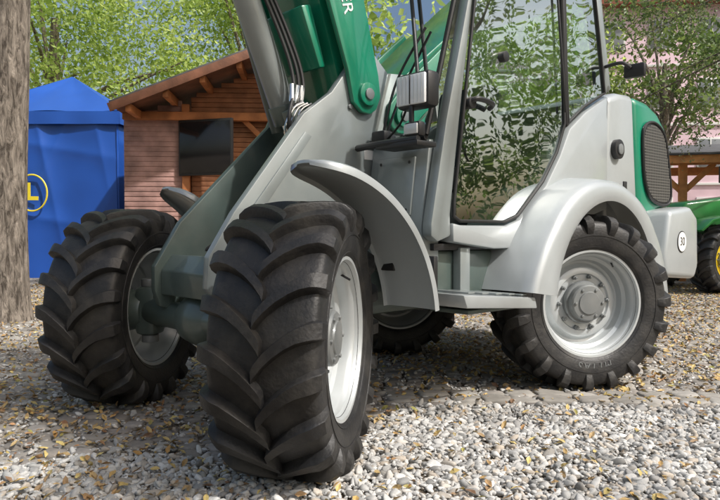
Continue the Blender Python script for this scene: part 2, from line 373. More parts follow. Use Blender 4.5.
for sg,s in ((-1,'near'),(1,'far')):
    pane('door_glass_'+s,dg,sg*.752,DGLASS if sg<0 else GLASS); pane('rear_side_glass_'+s,rg,sg*.752,DGLASS if sg<0 else GLASS)
    tube('door_seal_'+s,[(a,sg*.758,b) for a,b in dg+[dg[0]]],.009,SEAL,VL,n=8,sp=0)
    tube('rear_glass_seal_'+s,[(a,sg*.758,b) for a,b in rg+[rg[0]]],.009,SEAL,VL,n=8,sp=0)
    prism('rear_pillar_'+s,[(2.48,2.46),(2.54,2.2),(2.62,1.84),(2.70,1.89),(2.62,2.2),(2.56,2.46)],sg*.67,sg*.755,SILVERD,VL,.012)
    prism('door_pillar_'+s,[(2.06,2.44),(2.10,1.95),(2.125,1.58),(2.145,1.59),(2.13,1.95),(2.09,2.44)],sg*.73,sg*.764,BLACK,VL,.004)
    cyl('door_stay_'+s,(1.98,sg*.77,2.44),(2.08,sg*.78,1.66),.008,BLACK,VL,n=8)
cyl('door_knob',(1.46,-.75,1.88),(1.46,-.79,1.88),.028,BLACK,VL)
tube('door_handle',[(1.17,-.765,1.60),(1.20,-.80,1.62),(1.32,-.80,1.61),(1.34,-.765,1.59)],.014,BLACK,VL)
cyl('door_lock',(1.18,-.75,1.60),(1.18,-.785,1.60),.03,BLACK,VL)
V=[(.965,-.675,1.43),(.965,.675,1.43),(1.27,.675,2.44),(1.27,-.675,2.44)]
mk('windscreen',V,[(0,1,2,3)],GLASS,VL,smooth=0,fixn=False)
for sg,s in ((-1,'near'),(1,'far')):
    tube('windscreen_seal_'+s,[(.955,sg*.67,1.43),(1.26,sg*.67,2.44)],.014,SEAL,VL,n=8,sp=0)
tube('windscreen_seal_base',[(.955,-.67,1.42),(.955,.67,1.42)],.016,SEAL,VL,n=8,sp=0)
tube('wiper_arm',[(.96,-.36,1.45),(1.03,-.40,1.75),(1.12,-.52,2.02)],.007,BLACK,VL)
tube('wiper_blade',[(1.0,-.58,1.68),(1.10,-.46,2.0),(1.18,-.36,2.26)],.011,BLACK,VL)
box('wiper_motor',(.955,-.36,1.45),(.06,.10,.06),BLACK,VL,bevel=.012)
mk('rear_window',[(2.62,-.66,1.86),(2.62,.66,1.86),(2.50,.66,2.44),(2.50,-.66,2.44)],[(0,1,2,3)],GLASS,VL,smooth=0,fixn=False)
prism('cab_roof',[(1.18,2.46),(1.14,2.52),(1.22,2.60),(1.5,2.63),(2.4,2.62),(2.62,2.56),(2.62,2.46)],-.78,.78,SILVER,VL,.03,3)
lowp=[(.92,.80),(.905,.97),(.965,1.41),(1.04,1.41),(1.04,.80)]
prism('cab_front_lower',lowp,-.685,-.285,SILVERD,VL,.012)
prism('cab_front_lower_far',lowp,.285,.685,SILVERD,VL,.012)
prism('cab_front_centre',[(1.085,.80),(1.085,1.41),(1.13,1.41),(1.13,.80)],-.28,.28,SILVERD,VL,.004)
box('cab_front_cover',(.932,-.48,1.18),(.02,.26,.30),SILVERD,VL,rot=(0,D(7.8),0),bevel=.008)
for i,(yy,zz) in enumerate([(-.38,1.06),(-.58,1.06),(-.38,1.30),(-.58,1.30)]): cyl('cover_bolt_%d'%i,(.93,yy,zz),(.905 if zz<1.2 else .932,yy,zz),.009,BLACK,VL,n=6,bevel=.001)
box('cab_floor',(1.8,0,.90),(1.4,1.18,.06),BLACK,VL)
box('tank_near',(1.25,-.50,.73),(.55,.34,.26),FRAME,VL,bevel=.03)
box('under_sill',(1.28,-.66,.875),(.62,.10,.035),BLACK,VL)
# interior
box('dashboard',(1.14,0,1.40),(.22,.62,.18),DARKIN,VL,bevel=.04)
cyl('steering_column',(1.16,-.0,1.45),(1.30,-.0,1.72),.035,DARKIN,VL)
ring=[(1.31+.17*math.cos(a)*.85,-.0+.19*math.sin(a),1.73-.17*math.cos(a)*.5) for a in [2*math.pi*i/24 for i in range(25)]]
tube('steering_wheel',ring,.014,DARKIN,VL,n=8,sp=0)
for k in range(3):
    a=k*2.09; tube('steering_spoke_%d'%k,[(1.31,0,1.73),(1.31+.145*math.cos(a),.19*math.sin(a),1.73-.085*math.cos(a))],.010,DARKIN,VL,n=6,sp=0)
box('seat_base',(1.85,0,1.28),(.46,.48,.16),DARKIN,VL,bevel=.05)
box('seat_back',(2.12,0,1.62),(.14,.46,.62),DARKIN,VL,rot=(0,D(8),0),bevel=.05)
box('seat_pedestal',(1.88,0,1.07),(.36,.36,.28),GREYIN,VL)
box('side_console',(1.85,.42,1.20),(.5,.16,.46),GREYIN,VL,bevel=.04)
tube('joystick',[(1.68,.42,1.43),(1.66,.42,1.58)],.016,DARKIN,VL,sp=0)
box('interior_rear_panel',(2.57,0,1.4),(.05,1.18,.8),GREYIN,VL)
# step
prism('step_tray',[(.90,.66),(1.50,.61),(1.52,.55),(.93,.595)],-.95,-.64,SILVER,VL,.008)
for i in range(5): box('step_tread_%d'%i,(1.0+i*.11,-.80,.662-i*.0092),(.05,.24,.008),SILVERD,VL,bevel=.002)
box('step_support',(1.2,-.70,.75),(.08,.05,.24),SILVERD,VL)
box('mud_flap',(.80,-.80,.74),(.03,.14,.20),BLACK,VL,bevel=.006)
for i in range(3): box('flap_bar_%d'%i,(.78,-.83+i*.035,.74),(.012,.012,.2),CHROME,VL,bevel=.002)
box('lower_step',(1.25,-.78,.565),(.5,.24,.02),FRAME,VL)
# head lamp and bracket
tube('lamp_bracket',[(.84,-.30,1.385),(.80,-.5,1.385),(.82,-.74,1.39)],.018,BLACK,VL,sp=4)
box('lamp_bracket_plate',(.86,-.62,1.37),(.14,.28,.025),BLACK,VL)
cyl('lamp_post',(.86,-.66,1.38),(.86,-.66,1.56),.013,BLACK,VL)
box('head_lamp_housing',(.90,-.665,1.635),(.09,.215,.175),BLACK,VL,bevel=.025)
box('head_lamp_lens',(.852,-.665,1.635),(.02,.185,.145),LAMPW,VL,bevel=.012)
for i in range(7): box('head_lamp_rib_%d'%i,(.841,-.74+i*.025,1.635),(.003,.003,.13),CLEARL,VL,bevel=0)
box('head_lamp_divider',(.840,-.665,1.635),(.006,.006,.14),BLACK,VL)
box('indicator_body',(.84,-.70,1.44),(.05,.10,.07),BLACK,VL,bevel=.012)
box('indicator_lens',(.812,-.70,1.44),(.012,.085,.05),CLEARL,VL,bevel=.005)
tube('lamp_cable',[(.90,-.60,1.58),(.93,-.52,1.50),(.95,-.42,1.44),(1.0,-.34,1.42)],.006,HOSE,VL)
tube('mirror_arm',[(2.60,-.76,2.02),(2.62,-.86,2.03),(2.66,-.90,2.0)],.012,BLACK,VL)
box('mirror_head',(2.68,-.92,1.98),(.04,.14,.09),BLACK,VL,bevel=.015)
# boom
d=np.array([-.30,.954]); nrm=np.array([.954,.30])
p0=np.array([.91,1.67])
def boompoly(L0,w0,w1,r):
    pts=[]
    for i in range(9):
        a=math.atan2(-d[1],-d[0]) + math.pi*(i/8-.5); pts.append(tuple(p0+r*np.array([math.cos(a),math.sin(a)])))
    pts.append(tuple(p0+d*L0+nrm*w1)); pts.append(tuple(p0+d*L0-nrm*w0)); 
    return pts
prism('boom_box',boompoly(2.6,.15,.12,.10),-.215,.215,GREEN,VL,.012)
ck=[(.965,1.60),(.995,1.67),(.98,1.78),(.86,2.20),(.72,2.62),(.50,2.55),(.62,2.14),(.76,1.78),(.80,1.62),(.86,1.575),(.92,1.57)]
prism('boom_cheek_near',ck,-.315,-.283,GREEN,VL,.008)
prism('boom_cheek_far',ck,.283,.315,GREEN,VL,.008)
for sg in (-1,1):
    cyl('boom_pin_%d'%(sg+1),(.89,sg*.31,1.67),(.89,sg*.335,1.67),.06,GREEN,VL); cyl('boom_pin_cap_%d'%(sg+1),(.89,sg*.335,1.67),(.89,sg*.345,1.67),.03,HUB,VL)
prism('boom_rib',[(.60,2.10),(.70,1.80),(.66,1.79),(.54,2.08)],-.21,.21,GREEN,VL,.01)
text('boom_lettering','KRAMER',.10,(.705,-.3175,2.24),(D(90),D(-107.5+180),0),WHITE,VL,.0008)
cyl('lift_cylinder_barrel',(.585,-.02,1.56),(.10,-.02,2.66),.068,SILVERD,VL)
cyl('lift_cylinder_gland',(.60,-.02,1.525),(.56,-.02,1.615),.076,FRAME,VL)
cyl('lift_cylinder_rod',(.68,-.02,1.35),(.59,-.02,1.54),.035,CHROME,VL)
cyl('lift_cylinder_pin',(.68,-.234,1.34),(.68,.234,1.34),.04,HUB,VL)
cyl('second_cylinder',(.66,.14,1.5),(.30,.14,2.5),.045,FRAME,VL)
for i,(o1,o2) in enumerate([(0,0),(.03,.03),(-.03,.05)]):
    tube('hydraulic_hose_%d'%i,[(.62+o1,-.12,1.30),(.50+o1,-.15-o2,1.50),(.56+o1,-.16,1.70),(.50+o1,-.12,1.95),(.30+o1,-.05,2.4)],.010,HOSE,VL)
    tube('hose_fitting_%d'%i,[(.535+o1,-.155-o2*.5,1.60),(.55+o1,-.16,1.69)],.016,CHROME,VL,sp=0)
for i in range(3): tube('steel_line_%d'%i,[(.56+.025*i,-.20,1.60),(.50+.025*i,-.19,1.56),(.46+.03*i,-.18,1.44),(.55,-.17,1.33)],.007,CHROME,VL)
box('valve_block',(.55,-.15,1.53),(.10,.08,.10),FRAME,VL,rot=(0,D(-25),0),bevel=.01)
tp=p0+d*2.6
box('boom_head',(tp[0]-.05,0,tp[1]),(.35,.5,.4),GREEN,VL,rot=(0,D(-17),0),bevel=.03)
prism('counterweight',[(3.18,.64),(3.16,.80),(3.24,1.10),(3.60,1.14),(3.74,1.06),(3.76,.70),(3.70,.60)],-.93,.93,SILVER,VL,.04,4)
cyl('speed_sticker_ring',(3.43,-.9305,.88),(3.43,-.9335,.88),.078,BLACK,VL,bevel=0)
cyl('speed_sticker',(3.43,-.9335,.88),(3.43,-.9365,.88),.070,WHITE,VL,bevel=0)
text('speed_number','30',.085,(3.43,-.9375,.88),(D(90),0,0),SEAL,VL,.0006)

# ------------------------------------------------------------------ ground
def ground_mat():
    m=bpy.data.materials.new('gravel_ground'); m.use_nodes=True; N=m.node_tree.nodes; Lk=m.node_tree.links; b=N['Principled BSDF']; b.inputs['Roughness'].default_value=.95; b.inputs['Specular IOR Level'].default_value=.2
    tc=N.new('ShaderNodeTexCoord')
    v=N.new('ShaderNodeTexVoronoi'); v.inputs['Scale'].default_value=55; Lk.new(tc.outputs['Object'],v.inputs['Vector'])
    n=N.new('ShaderNodeTexNoise'); n.inputs['Scale'].default_value=.9; n.inputs['Detail'].default_value=8; Lk.new(tc.outputs['Object'],n.inputs['Vector'])
    bw=N.new('ShaderNodeSeparateColor'); Lk.new(v.outputs['Color'],bw.inputs[0])
    r=N.new('ShaderNodeValToRGB'); e=r.color_ramp.elements; e[0].color=(.14,.12,.10,1); e[1].color=(.44,.40,.34,1); Lk.new(bw.outputs[0],r.inputs['Fac'])
    r2=N.new('ShaderNodeValToRGB'); e=r2.color_ramp.elements; e[0].position=.4; e[1].position=.65; e[0].color=(.62,.55,.47,1); e[1].color=(1,.98,.95,1); Lk.new(n.outputs['Fac'],r2.inputs['Fac'])
    mx=N.new('ShaderNodeMixRGB'); mx.blend_type='MULTIPLY'; mx.inputs[0].default_value=1; Lk.new(r.outputs[0],mx.inputs[1]); Lk.new(r2.outputs[0],mx.inputs[2])
    Lk.new(mx.outputs[0],b.inputs['Base Color'])
    bp=N.new('ShaderNodeBump'); bp.invert=True; bp.inputs['Strength'].default_value=1; bp.inputs['Distance'].default_value=.015; Lk.new(v.outputs['Distance'],bp.inputs['Height']); Lk.new(bp.outputs[0],b.inputs['Normal'])
    return m
mk('ground',[(-200,-200,0),(200,-200,0),(200,200,0),(-200,200,0)],[(0,1,2,3)],ground_mat(),smooth=0)

def instancer(name,P,R,S,I,srcs):
    col=bpy.data.collections.new(name+'_parts')
    for o in srcs: col.objects.link(o)
    me=bpy.data.meshes.new(name); me.vertices.add(len(P)); me.vertices.foreach_set('co',np.asarray(P,dtype=np.float32).ravel())
    a=me.attributes.new('rot','FLOAT_VECTOR','POINT'); a.data.foreach_set('vector',np.asarray(R,dtype=np.float32).ravel())
    a=me.attributes.new('scl','FLOAT_VECTOR','POINT'); a.data.foreach_set('vector',np.asarray(S,dtype=np.float32).ravel())
    a=me.attributes.new('idx','INT','POINT'); a.data.foreach_set('value',np.asarray(I,dtype=np.int32))
    o=bpy.data.objects.new(name,me); link(o)
    g=bpy.data.node_groups.new(name,'GeometryNodeTree')
    g.interface.new_socket('Geometry',in_out='INPUT',socket_type='NodeSocketGeometry'); g.interface.new_socket('Geometry',in_out='OUTPUT',socket_type='NodeSocketGeometry')
    N=g.nodes; gi=N.new('NodeGroupInput'); go=N.new('NodeGroupOutput'); ip=N.new('GeometryNodeInstanceOnPoints'); ci=N.new('GeometryNodeCollectionInfo')
    ci.inputs['Collection'].default_value=col; ci.inputs['Separate Children'].default_value=True; ci.inputs['Reset Children'].default_value=True
    ip.inputs['Pick Instance'].default_value=True
    def na(n,t):
        x=N.new('GeometryNodeInputNamedAttribute'); x.data_type=t; x.inputs['Name'].default_value=n; return x.outputs['Attribute']
    Lk=g.links; Lk.new(gi.outputs[0],ip.inputs['Points']); Lk.new(ci.outputs[0],ip.inputs['Instance'])
    Lk.new(na('idx','INT'),ip.inputs['Instance Index']); Lk.new(na('rot','FLOAT_VECTOR'),ip.inputs['Rotation']); Lk.new(na('scl','FLOAT_VECTOR'),ip.inputs['Scale'])
    Lk.new(ip.outputs[0],go.inputs[0])
    md=o.modifiers.new('scatter','NODES'); md.node_group=g
    return o
def rand_mat(name,cols,rough=.8,lo=.7,hi=1.25,ns=3):
    m=bpy.data.materials.new(name); m.use_nodes=True; N=m.node_tree.nodes; Lk=m.node_tree.links; b=N['Principled BSDF']; b.inputs['Roughness'].default_value=rough
    oi=N.new('ShaderNodeObjectInfo'); r=N.new('ShaderNodeValToRGB'); e=r.color_ramp.elements
    e[0].color=(*cols[0],1); e[1].color=(*cols[-1],1)
    for i,c in enumerate(cols[1:-1]): q=e.new((i+1)/(len(cols)-1)); q.color=(*c,1)
    Lk.new(oi.outputs['Random'],r.inputs['Fac'])
    tc=N.new('ShaderNodeTexCoord'); n=N.new('ShaderNodeTexNoise'); n.inputs['Scale'].default_value=ns; n.inputs['Detail'].default_value=6; Lk.new(tc.outputs['Object'],n.inputs['Vector'])
    mr=N.new('ShaderNodeMapRange'); mr.inputs['To Min'].default_value=lo; mr.inputs['To Max'].default_value=hi; Lk.new(n.outputs['Fac'],mr.inputs['Value'])
    mx=N.new('ShaderNodeMixRGB'); mx.blend_type='MULTIPLY'; mx.inputs[0].default_value=1; Lk.new(r.outputs[0],mx.inputs[1]); Lk.new(mr.outputs[0],mx.inputs[2]); Lk.new(mx.outputs[0],b.inputs['Base Color'])
    return m
PEB=rand_mat('pebble_stone',[(.48,.475,.455),(.29,.285,.275),(.58,.575,.555),(.18,.18,.175),(.45,.39,.32),(.53,.525,.51),(.32,.32,.315),(.70,.69,.665)])
pebs=[]
for i in range(8):
    bm=bmesh.new(); bmesh.ops.create_icosphere(bm,subdivisions=2,radius=1)
    ax=[random.uniform(-1,1) for _ in range(6)]
    dirs=[Vector([random.gauss(0,1) for _ in range(3)]).normalized() for _ in range(8)]
    for v in bm.verts:
        c=v.co.copy()
        for dd in dirs:
            q=c.dot(dd); 
            if q>.62: c-=dd*(q-.62)*.85
        v.co=Vector((c.x*(1.15+.3*ax[0]),c.y*(.85+.15*ax[1]),c.z*.58))
    me=bpy.data.meshes.new('pebble'); bm.to_mesh(me); bm.free(); finish(me,PEB,0); me.polygons.foreach_set('use_smooth',[True]*len(me.polygons))
    pebs.append(bpy.data.objects.new('pebble',me))
def area_pts(n,y0,y1,f,xm=.62):
    out=[]
    while len(out)<n:
        m=n*2; Y=y0+(y1-y0)*rng.random(m); X=(rng.random(m)*2-1)*(xm*y1)
        ok=(abs(X)<xm*Y+.15)&(rng.random(m)<f(X,Y)); out+=list(zip(X[ok],Y[ok]))
    return np.array(out[:n])
def gravelzone(X,Y):
    """1 in the loose gravel (right, foreground), 0 on the cobbles"""
    edge=np.where(X<-.1,2.72+.12*np.sin(X*5),3.60+.03*np.sin(X*7))
    edge=np.where((X>=-.1)&(X<.25),2.72+(X+.1)/.35*.9,edge)
    return np.clip((edge-Y)/.25+.5,0,1)
def dens(X,Y): return .18*np.clip(1.3-(Y-3)/4,.2,1)+.82*gravelzone(X,Y)
A=area_pts(34000,2.05,7.5,dens)
sz=np.exp(rng.normal(math.log(.0122),.40,len(A))).clip(.005,.030)
Z=sz*.22+rng.random(len(A))*.012
gz=gravelzone(A[:,0],A[:,1])
sz*=np.where(gz<.3,.75,1); Z=np.where(gz<.3,Z+.004,Z)
instancer('gravel',np.c_[A,Z],np.c_[rng.normal(0,.35,len(A)),rng.normal(0,.35,len(A)),rng.random(len(A))*6.28],np.c_[sz,sz*rng.uniform(.75,1.1,len(A)),sz],rng.integers(0,8,len(A)),pebs)
# cobbles
COB=rand_mat('cobble_stone',[(.28,.26,.235),(.18,.165,.15),(.35,.33,.295),(.23,.205,.18),(.31,.29,.27)],.85,.55,1.4,2.2)
cobs=[]
for i in range(6):
    bm=bmesh.new(); bmesh.ops.create_cube(bm,size=1); bmesh.ops.subdivide_edges(bm,edges=bm.edges[:],cuts=3,use_grid_fill=True)
    ph=[random.uniform(0,6) for _ in range(4)]
    for v in bm.verts:
        c=v.co.copy(); rr=(abs(c.x*2)**5+abs(c.y*2)**5+abs(c.z*2)**5)**.2; c=c/max(rr,1e-4)*max(abs(c.x),abs(c.y),abs(c.z))*2
        c.z+=.10*math.sin(c.x*5+ph[0])*math.cos(c.y*5+ph[1]); c.x+=.05*math.sin(c.y*7+ph[2]); c.y+=.06*math.sin(c.x*6+ph[3]); v.co=c
    me=bpy.data.meshes.new('cobble'); bm.to_mesh(me); bm.free(); finish(me,COB,0); me.polygons.foreach_set('use_smooth',[True]*len(me.polygons)); cobs.append(bpy.data.objects.new('cobble',me))
CP=[];CR=[];CS=[]
ang=D(-3); row=0; y=2.55
while y<13:
    x=-9+(row%2)*.07; pitch=.112
    while x<9.5:
        l=random.choice([.10,.12,.14]) ; xx=x+l/2+random.gauss(0,.004); yy=y+random.gauss(0,.006)+.02*math.sin(xx*1.3)
        X=xx*math.cos(ang); Y=yy+xx*math.tan(ang)
        if abs(X)<.62*Y+.4 and Y>2.3 and gravelzone(np.array([X]),np.array([Y]))[0]<.45 and random.random()>.05:
            CP.append((X,Y,-.006+random.gauss(0,.004))); CR.append((random.gauss(0,.05),random.gauss(0,.05),ang+random.gauss(0,.06))); CS.append((l-.012,.096*random.uniform(.9,1.05),.05))
        x+=l+.006
    y+=pitch; row+=1
instancer('cobbled_pavement',CP,CR,CS,rng.integers(0,6,len(CP)),cobs)
BP=[];BR=[];BS=[]; x=.15
while x<6:
    l=random.uniform(.14,.22)
    for k in range(2): BP.append((x+l/2+random.gauss(0,.004),3.69+.13*k+.02*math.sin(x*2)-.02*x,.006+random.gauss(0,.004))); BR.append((random.gauss(0,.04),random.gauss(0,.04),random.gauss(-.02,.04))); BS.append((l-.012,.118,.05))
    x+=l
COBL=rand_mat('border_stone',[(.35,.335,.31),(.27,.255,.23),(.42,.40,.37)],.85,.6,1.3,2.5)
bcs=[]
for c in cobs[:3]:
    me=c.data.copy(); me.name='border_sett'; me.materials[0]=COBL; bcs.append(bpy.data.objects.new('border_sett',me))
instancer('paving_border',BP,BR,BS,rng.integers(0,3,len(BP)),bcs)
# leaves
FL=rand_mat('fallen_leaf',[(.42,.24,.08),(.54,.42,.16),(.26,.13,.06),(.44,.32,.15),(.18,.10,.06),(.60,.48,.18),(.38,.20,.09),(.30,.29,.08)],.6)
lvs=[]
for i in range(4):
    pts=[(0,-1.,0),(.38,-.55,.1),(.5,0,.16),(.32,.55,.1),(0,1.05,.0),(-.32,.55,.12),(-.5,0,.2),(-.38,-.5,.1),(0,0,random.uniform(-.15,.05))]
    V=[(a*random.uniform(.85,1.15),b,c+random.uniform(-.1,.16)) for a,b,c in pts]
    F=[(8,k,(k+1)%8) for k in range(8)]
    me=bpy.data.meshes.new('leaf'); me.from_pydata(V,[],F); finish(me,FL,0); lvs.append(bpy.data.objects.new('leaf',me))
def ld(X,Y): 
    n=.5+.5*np.sin(X*2.1+1.3*np.sin(Y*1.7))*np.cos(Y*2.3+X*.7)
    return np.where(gravelzone(X,Y)>.5,np.where(X<.2,.75,.26),.95)*np.clip(n+.38,0,1)
B=area_pts(27000,2.2,12,ld,.6)
ls=rng.uniform(.009,.027,len(B))
instancer('fallen_leaves',np.c_[B,.025+.008*rng.random(len(B))],np.c_[rng.normal(0,.4,len(B)),rng.normal(0,.4,len(B)),rng.random(len(B))*6.28],np.c_[ls,ls,ls],rng.integers(0,4,len(B)),lvs)

# ------------------------------------------------------------------ foliage
def foliage(name,clumps,per,sig,leaf,m,parent=None,flat=0.7):
    C=np.repeat(np.asarray(clumps),per,axis=0); n=len(C)
    P=C+rng.normal(0,1,(n,3))*np.array([sig,sig,sig*flat])
    cv=np.repeat(rng.random(len(clumps)),per)
    u=rng.normal(0,1,(n,3)); u/=np.linalg.norm(u,axis=1)[:,None]
    w=rng.normal(0,1,(n,3)); w-=u*(w*u).sum(1)[:,None]; w/=np.linalg.norm(w,axis=1)[:,None]
    s=leaf*rng.uniform(.6,1.3,n)[:,None]
    Vv=np.stack([P-u*s,P+w*s*.5-u*s*.1,P+u*s,P-w*s*.5-u*s*.1],1).reshape(-1,3)
    me=bpy.data.meshes.new(name); me.vertices.add(4*n); me.vertices.foreach_set('co',Vv.astype(np.float32).ravel())
    me.loops.add(4*n); me.loops.foreach_set('vertex_index',np.arange(4*n,dtype=np.int32)); me.polygons.add(n); me.polygons.foreach_set('loop_start',np.arange(0,4*n,4,dtype=np.int32))
    at=me.attributes.new('var','FLOAT','FACE'); at.data.foreach_set('value',np.clip(.6*cv+.4*rng.random(n),0,1).astype(np.float32))
    me.materials.append(m); me.update(); me.validate()
    return link(bpy.data.objects.new(name,me),parent)
def crown_pts(c,r,n,inner=.35):
    u=rng.normal(0,1,(n,3)); u/=np.linalg.norm(u,axis=1)[:,None]
    rad=inner+(1-inner)*rng.random(n)**.6
    lump=1+.18*np.sin(u[:,0]*5+c[0])*np.cos(u[:,2]*4+c[1])
    return np.array(c)+u*(rad*lump)[:,None]*np.array(r)
def tree(name,base,h,tr,cc,cr,n,per,sig,leaf,m,lean=(0,0)):
    e=empty(name,(0,0,0)); b=Vector(base)
    tp=Vector((cc[0],cc[1],cc[2]))
    q=[b+Vector((0,0,-.1)),b+Vector((lean[0]*.1,lean[1]*.1,h*.12)),b+Vector((lean[0]*.3,lean[1]*.3,h*.35)),b+Vector((lean[0],lean[1],h*.8)),tp]
    tube('trunk',[tuple(v) for v in q],[tr*1.5,tr*1.22,tr*1.08,tr,tr*.95,tr*.9,tr*.8,tr*.6,tr*.3],BARK,e,n=28)
    P=crown_pts(cc,cr,n)
    for i in range(10):
        t=P[random.randrange(len(P))]; s=b+Vector((lean[0],lean[1],h*random.uniform(.65,.95))); mid=(s+Vector(t))/2+Vector((0,0,.3))
        tube('limb_%d'%i,[tuple(s),tuple(mid),tuple(t)],[tr*.35,tr*.2,tr*.06],BARK,e,n=8,sp=4)
    foliage('crown',P,per,sig,leaf,m,e)
    return e
tree('lime_tree',(-3.75,7.05,0),4.6,.205,(-3.6,7.3,6.7),(3.2,2.8,2.0),150,100,.28,.065,LEAF_Y,(.14,0))
tree('deciduous_tree',(-10,22,0),6,.3,(-9.5,21,7.6),(4.4,4,3.9),220,115,.45,.085,LEAF_Y)
tree('deciduous_tree',(-3.5,25,0),6,.3,(-3.2,24.5,8.5),(4.0,4,4.3),200,115,.45,.085,LEAF_Y)
tree('deciduous_tree',(5,26,0),6,.3,(4,25,7),(5,4,5),230,90,.45,.12,LEAF_Y)
def larch():
    e=empty('larch_tree'); tube('trunk',[(8.2,9.5,-.1),(8.2,9.5,4),(8.1,9.4,9)],[.25,.2,.1],BARK,e,n=20)
    pts=[]
    for i in range(32):
        z=random.uniform(3.5,6.6); a=math.pi+random.uniform(-.9,.9); L_=random.uniform(2.5,4.8)
        s=np.array([8.15,9.45,z]); tip=s+np.array([math.cos(a)*L_,math.sin(a)*L_,-.33*L_*random.uniform(.2,1)])
        mid=(s+tip)/2+np.array([0,0,.25]); Q=spline([s,mid,tip],8)
        tube('bough_%d'%i,[tuple(q) for q in Q],[.030,.005],BARK,e,n=6,sp=0)
        for q in Q[3:]:
            for k in range(2): pts.append(q+np.array([random.gauss(0,.14),random.gauss(0,.14),-abs(random.gauss(0,.2))]))
    foliage('needles',np.array(pts),36,.10,.026,LEAF_D,e,1.3)
larch()
tree('deciduous_tree',(14.5,4.0,0),5,.3,(14.5,4.5,4.6),(3.0,3.4,3.4),110,110,.42,.085,LEAF_G)
tree('deciduous_tree',(-5,-11,0),5,.3,(-5,-11,6),(4.5,4,4),130,80,.5,.14,LEAF_G)
tree('deciduous_tree',(20,-3,0),5,.3,(20,-3.5,5),(4,4,4),120,80,.5,.14,LEAF_G)
def shade():  # unseen tree added towards the sun, crown placed to dapple the loader
    e=empty('shade_tree'); tube('trunk',[(5.5,-4.5,-.1),(5.4,-4.3,3),(5,-3,6),(4.2,-.5,7.6),(3.2,1.2,7.9)],[.34,.28,.22,.12,.04],BARK,e,n=20)
    P=np.concatenate([crown_pts((3.1,.6,7.4),(1.9,1.5,.9),26),crown_pts((5.6,-1.2,7.1),(2.2,1.6,1.0),8),crown_pts((5.2,-5,7.8),(2.2,2,1.6),36)])
    foliage('crown',P,40,.26,.085,LEAF_G,e)
    for i in range(12):
        t=P[i*5]; tube('limb_%d'%i,[(4.4,-1,7.4),tuple((np.array((4.4,-1,7.4))+t)/2+np.array((0,0,.2))),tuple(t)],[.06,.03,.01],BARK,e,n=6,sp=4)
shade()
cl=[]
for i in range(800):
    x=random.uniform(-60,60); cl.append((x,40+random.uniform(-3,5)+abs(x)*.05,random.uniform(.5,1)**.7*(6+2.2*math.sin(x*.5)+1.5*math.sin(x*1.3))*random.random()**.6))
foliage('tree_row',np.array(cl),55,.9,.32,LEAF_Y)

# ------------------------------------------------------------------ tent
def tent():
    e=empty('blue_tent',(-6.57,15.4,0),0)
    m=mat('blue_tarpaulin',(.014,.08,.38),.42,0,.12,var=.10,vscale=1.2,bump=.0)
    W=1.6;H=3.3;PK=4.5
    def sheet(name,f,nu,nv):
        V=[];F=[]
        for i in range(nu+1):
            for j in range(nv+1): V.append(f(i/nu,j/nv))
        for i in range(nu):
            for j in range(nv): F.append((i*(nv+1)+j,(i+1)*(nv+1)+j,(i+1)*(nv+1)+j+1,i*(nv+1)+j+1))
        return mk(name,V,F,m,e,smooth=60,fixn=False)
    def fold(t): return (1-abs(math.sin(t)))**3
    def wrinkle(a,z): return .03*math.sin(a*4+.4*math.sin(z*2))-.045*fold(a*2.6+z*.5+.7)*(.3+.7*z/3.3)-.035*fold(a*1.9-z*.9+2)-.03*fold(z*2.1+a*.35)
    for k in range(4):
        R=Matrix.Rotation(k*math.pi/2,3,'Z')
        sheet('wall_%d'%k,lambda u,v:tuple(R@Vector(((u*2-1)*W,-W+.03+wrinkle(u*3.2+k,v*3.3)*math.sin(math.pi*u)**.3,v*H))),110,60)
        sheet('roof_%d'%k,lambda u,v:tuple(R@Vector(((u*2-1)*(W+.06)*(1-v),-(W+.06)*(1-v)-.0,H+.12+(PK-H-.12)*(v**1.0)-.10*math.sin(math.pi*u)*(1-v)*v*2+.015*math.sin(u*14)*(1-v)))),24,14)
        sheet('valance_%d'%k,lambda u,v:tuple(R@Vector(((u*2-1)*(W+.06),-(W+.06)-.012*math.sin(u*23)*(1-v),H-.14+.26*v))),60,2)
        c=R@Vector((-W,-W,0)); cyl('leg_%d'%k,(c.x*.94,c.y*.94,0),(c.x*.94,c.y*.94,H),.025,CHROME,e)
    Y=mat('yellow_print',(.75,.60,.03),.5)
    ring=[(.31*math.cos(a)-.14,-W-.09,1.75+.37*math.sin(a)) for a in [2*math.pi*i/48 for i in range(49)]]
    tube('logo_ring',ring,.018,Y,e,n=6,sp=0)
    box('logo_letter_stem',(-.21,-W-.09,1.78),(.08,.01,.36),Y,e,bevel=0); box('logo_letter_foot',(-.09,-W-.09,1.64),(.16,.012,.08),Y,e,bevel=0)
tent()

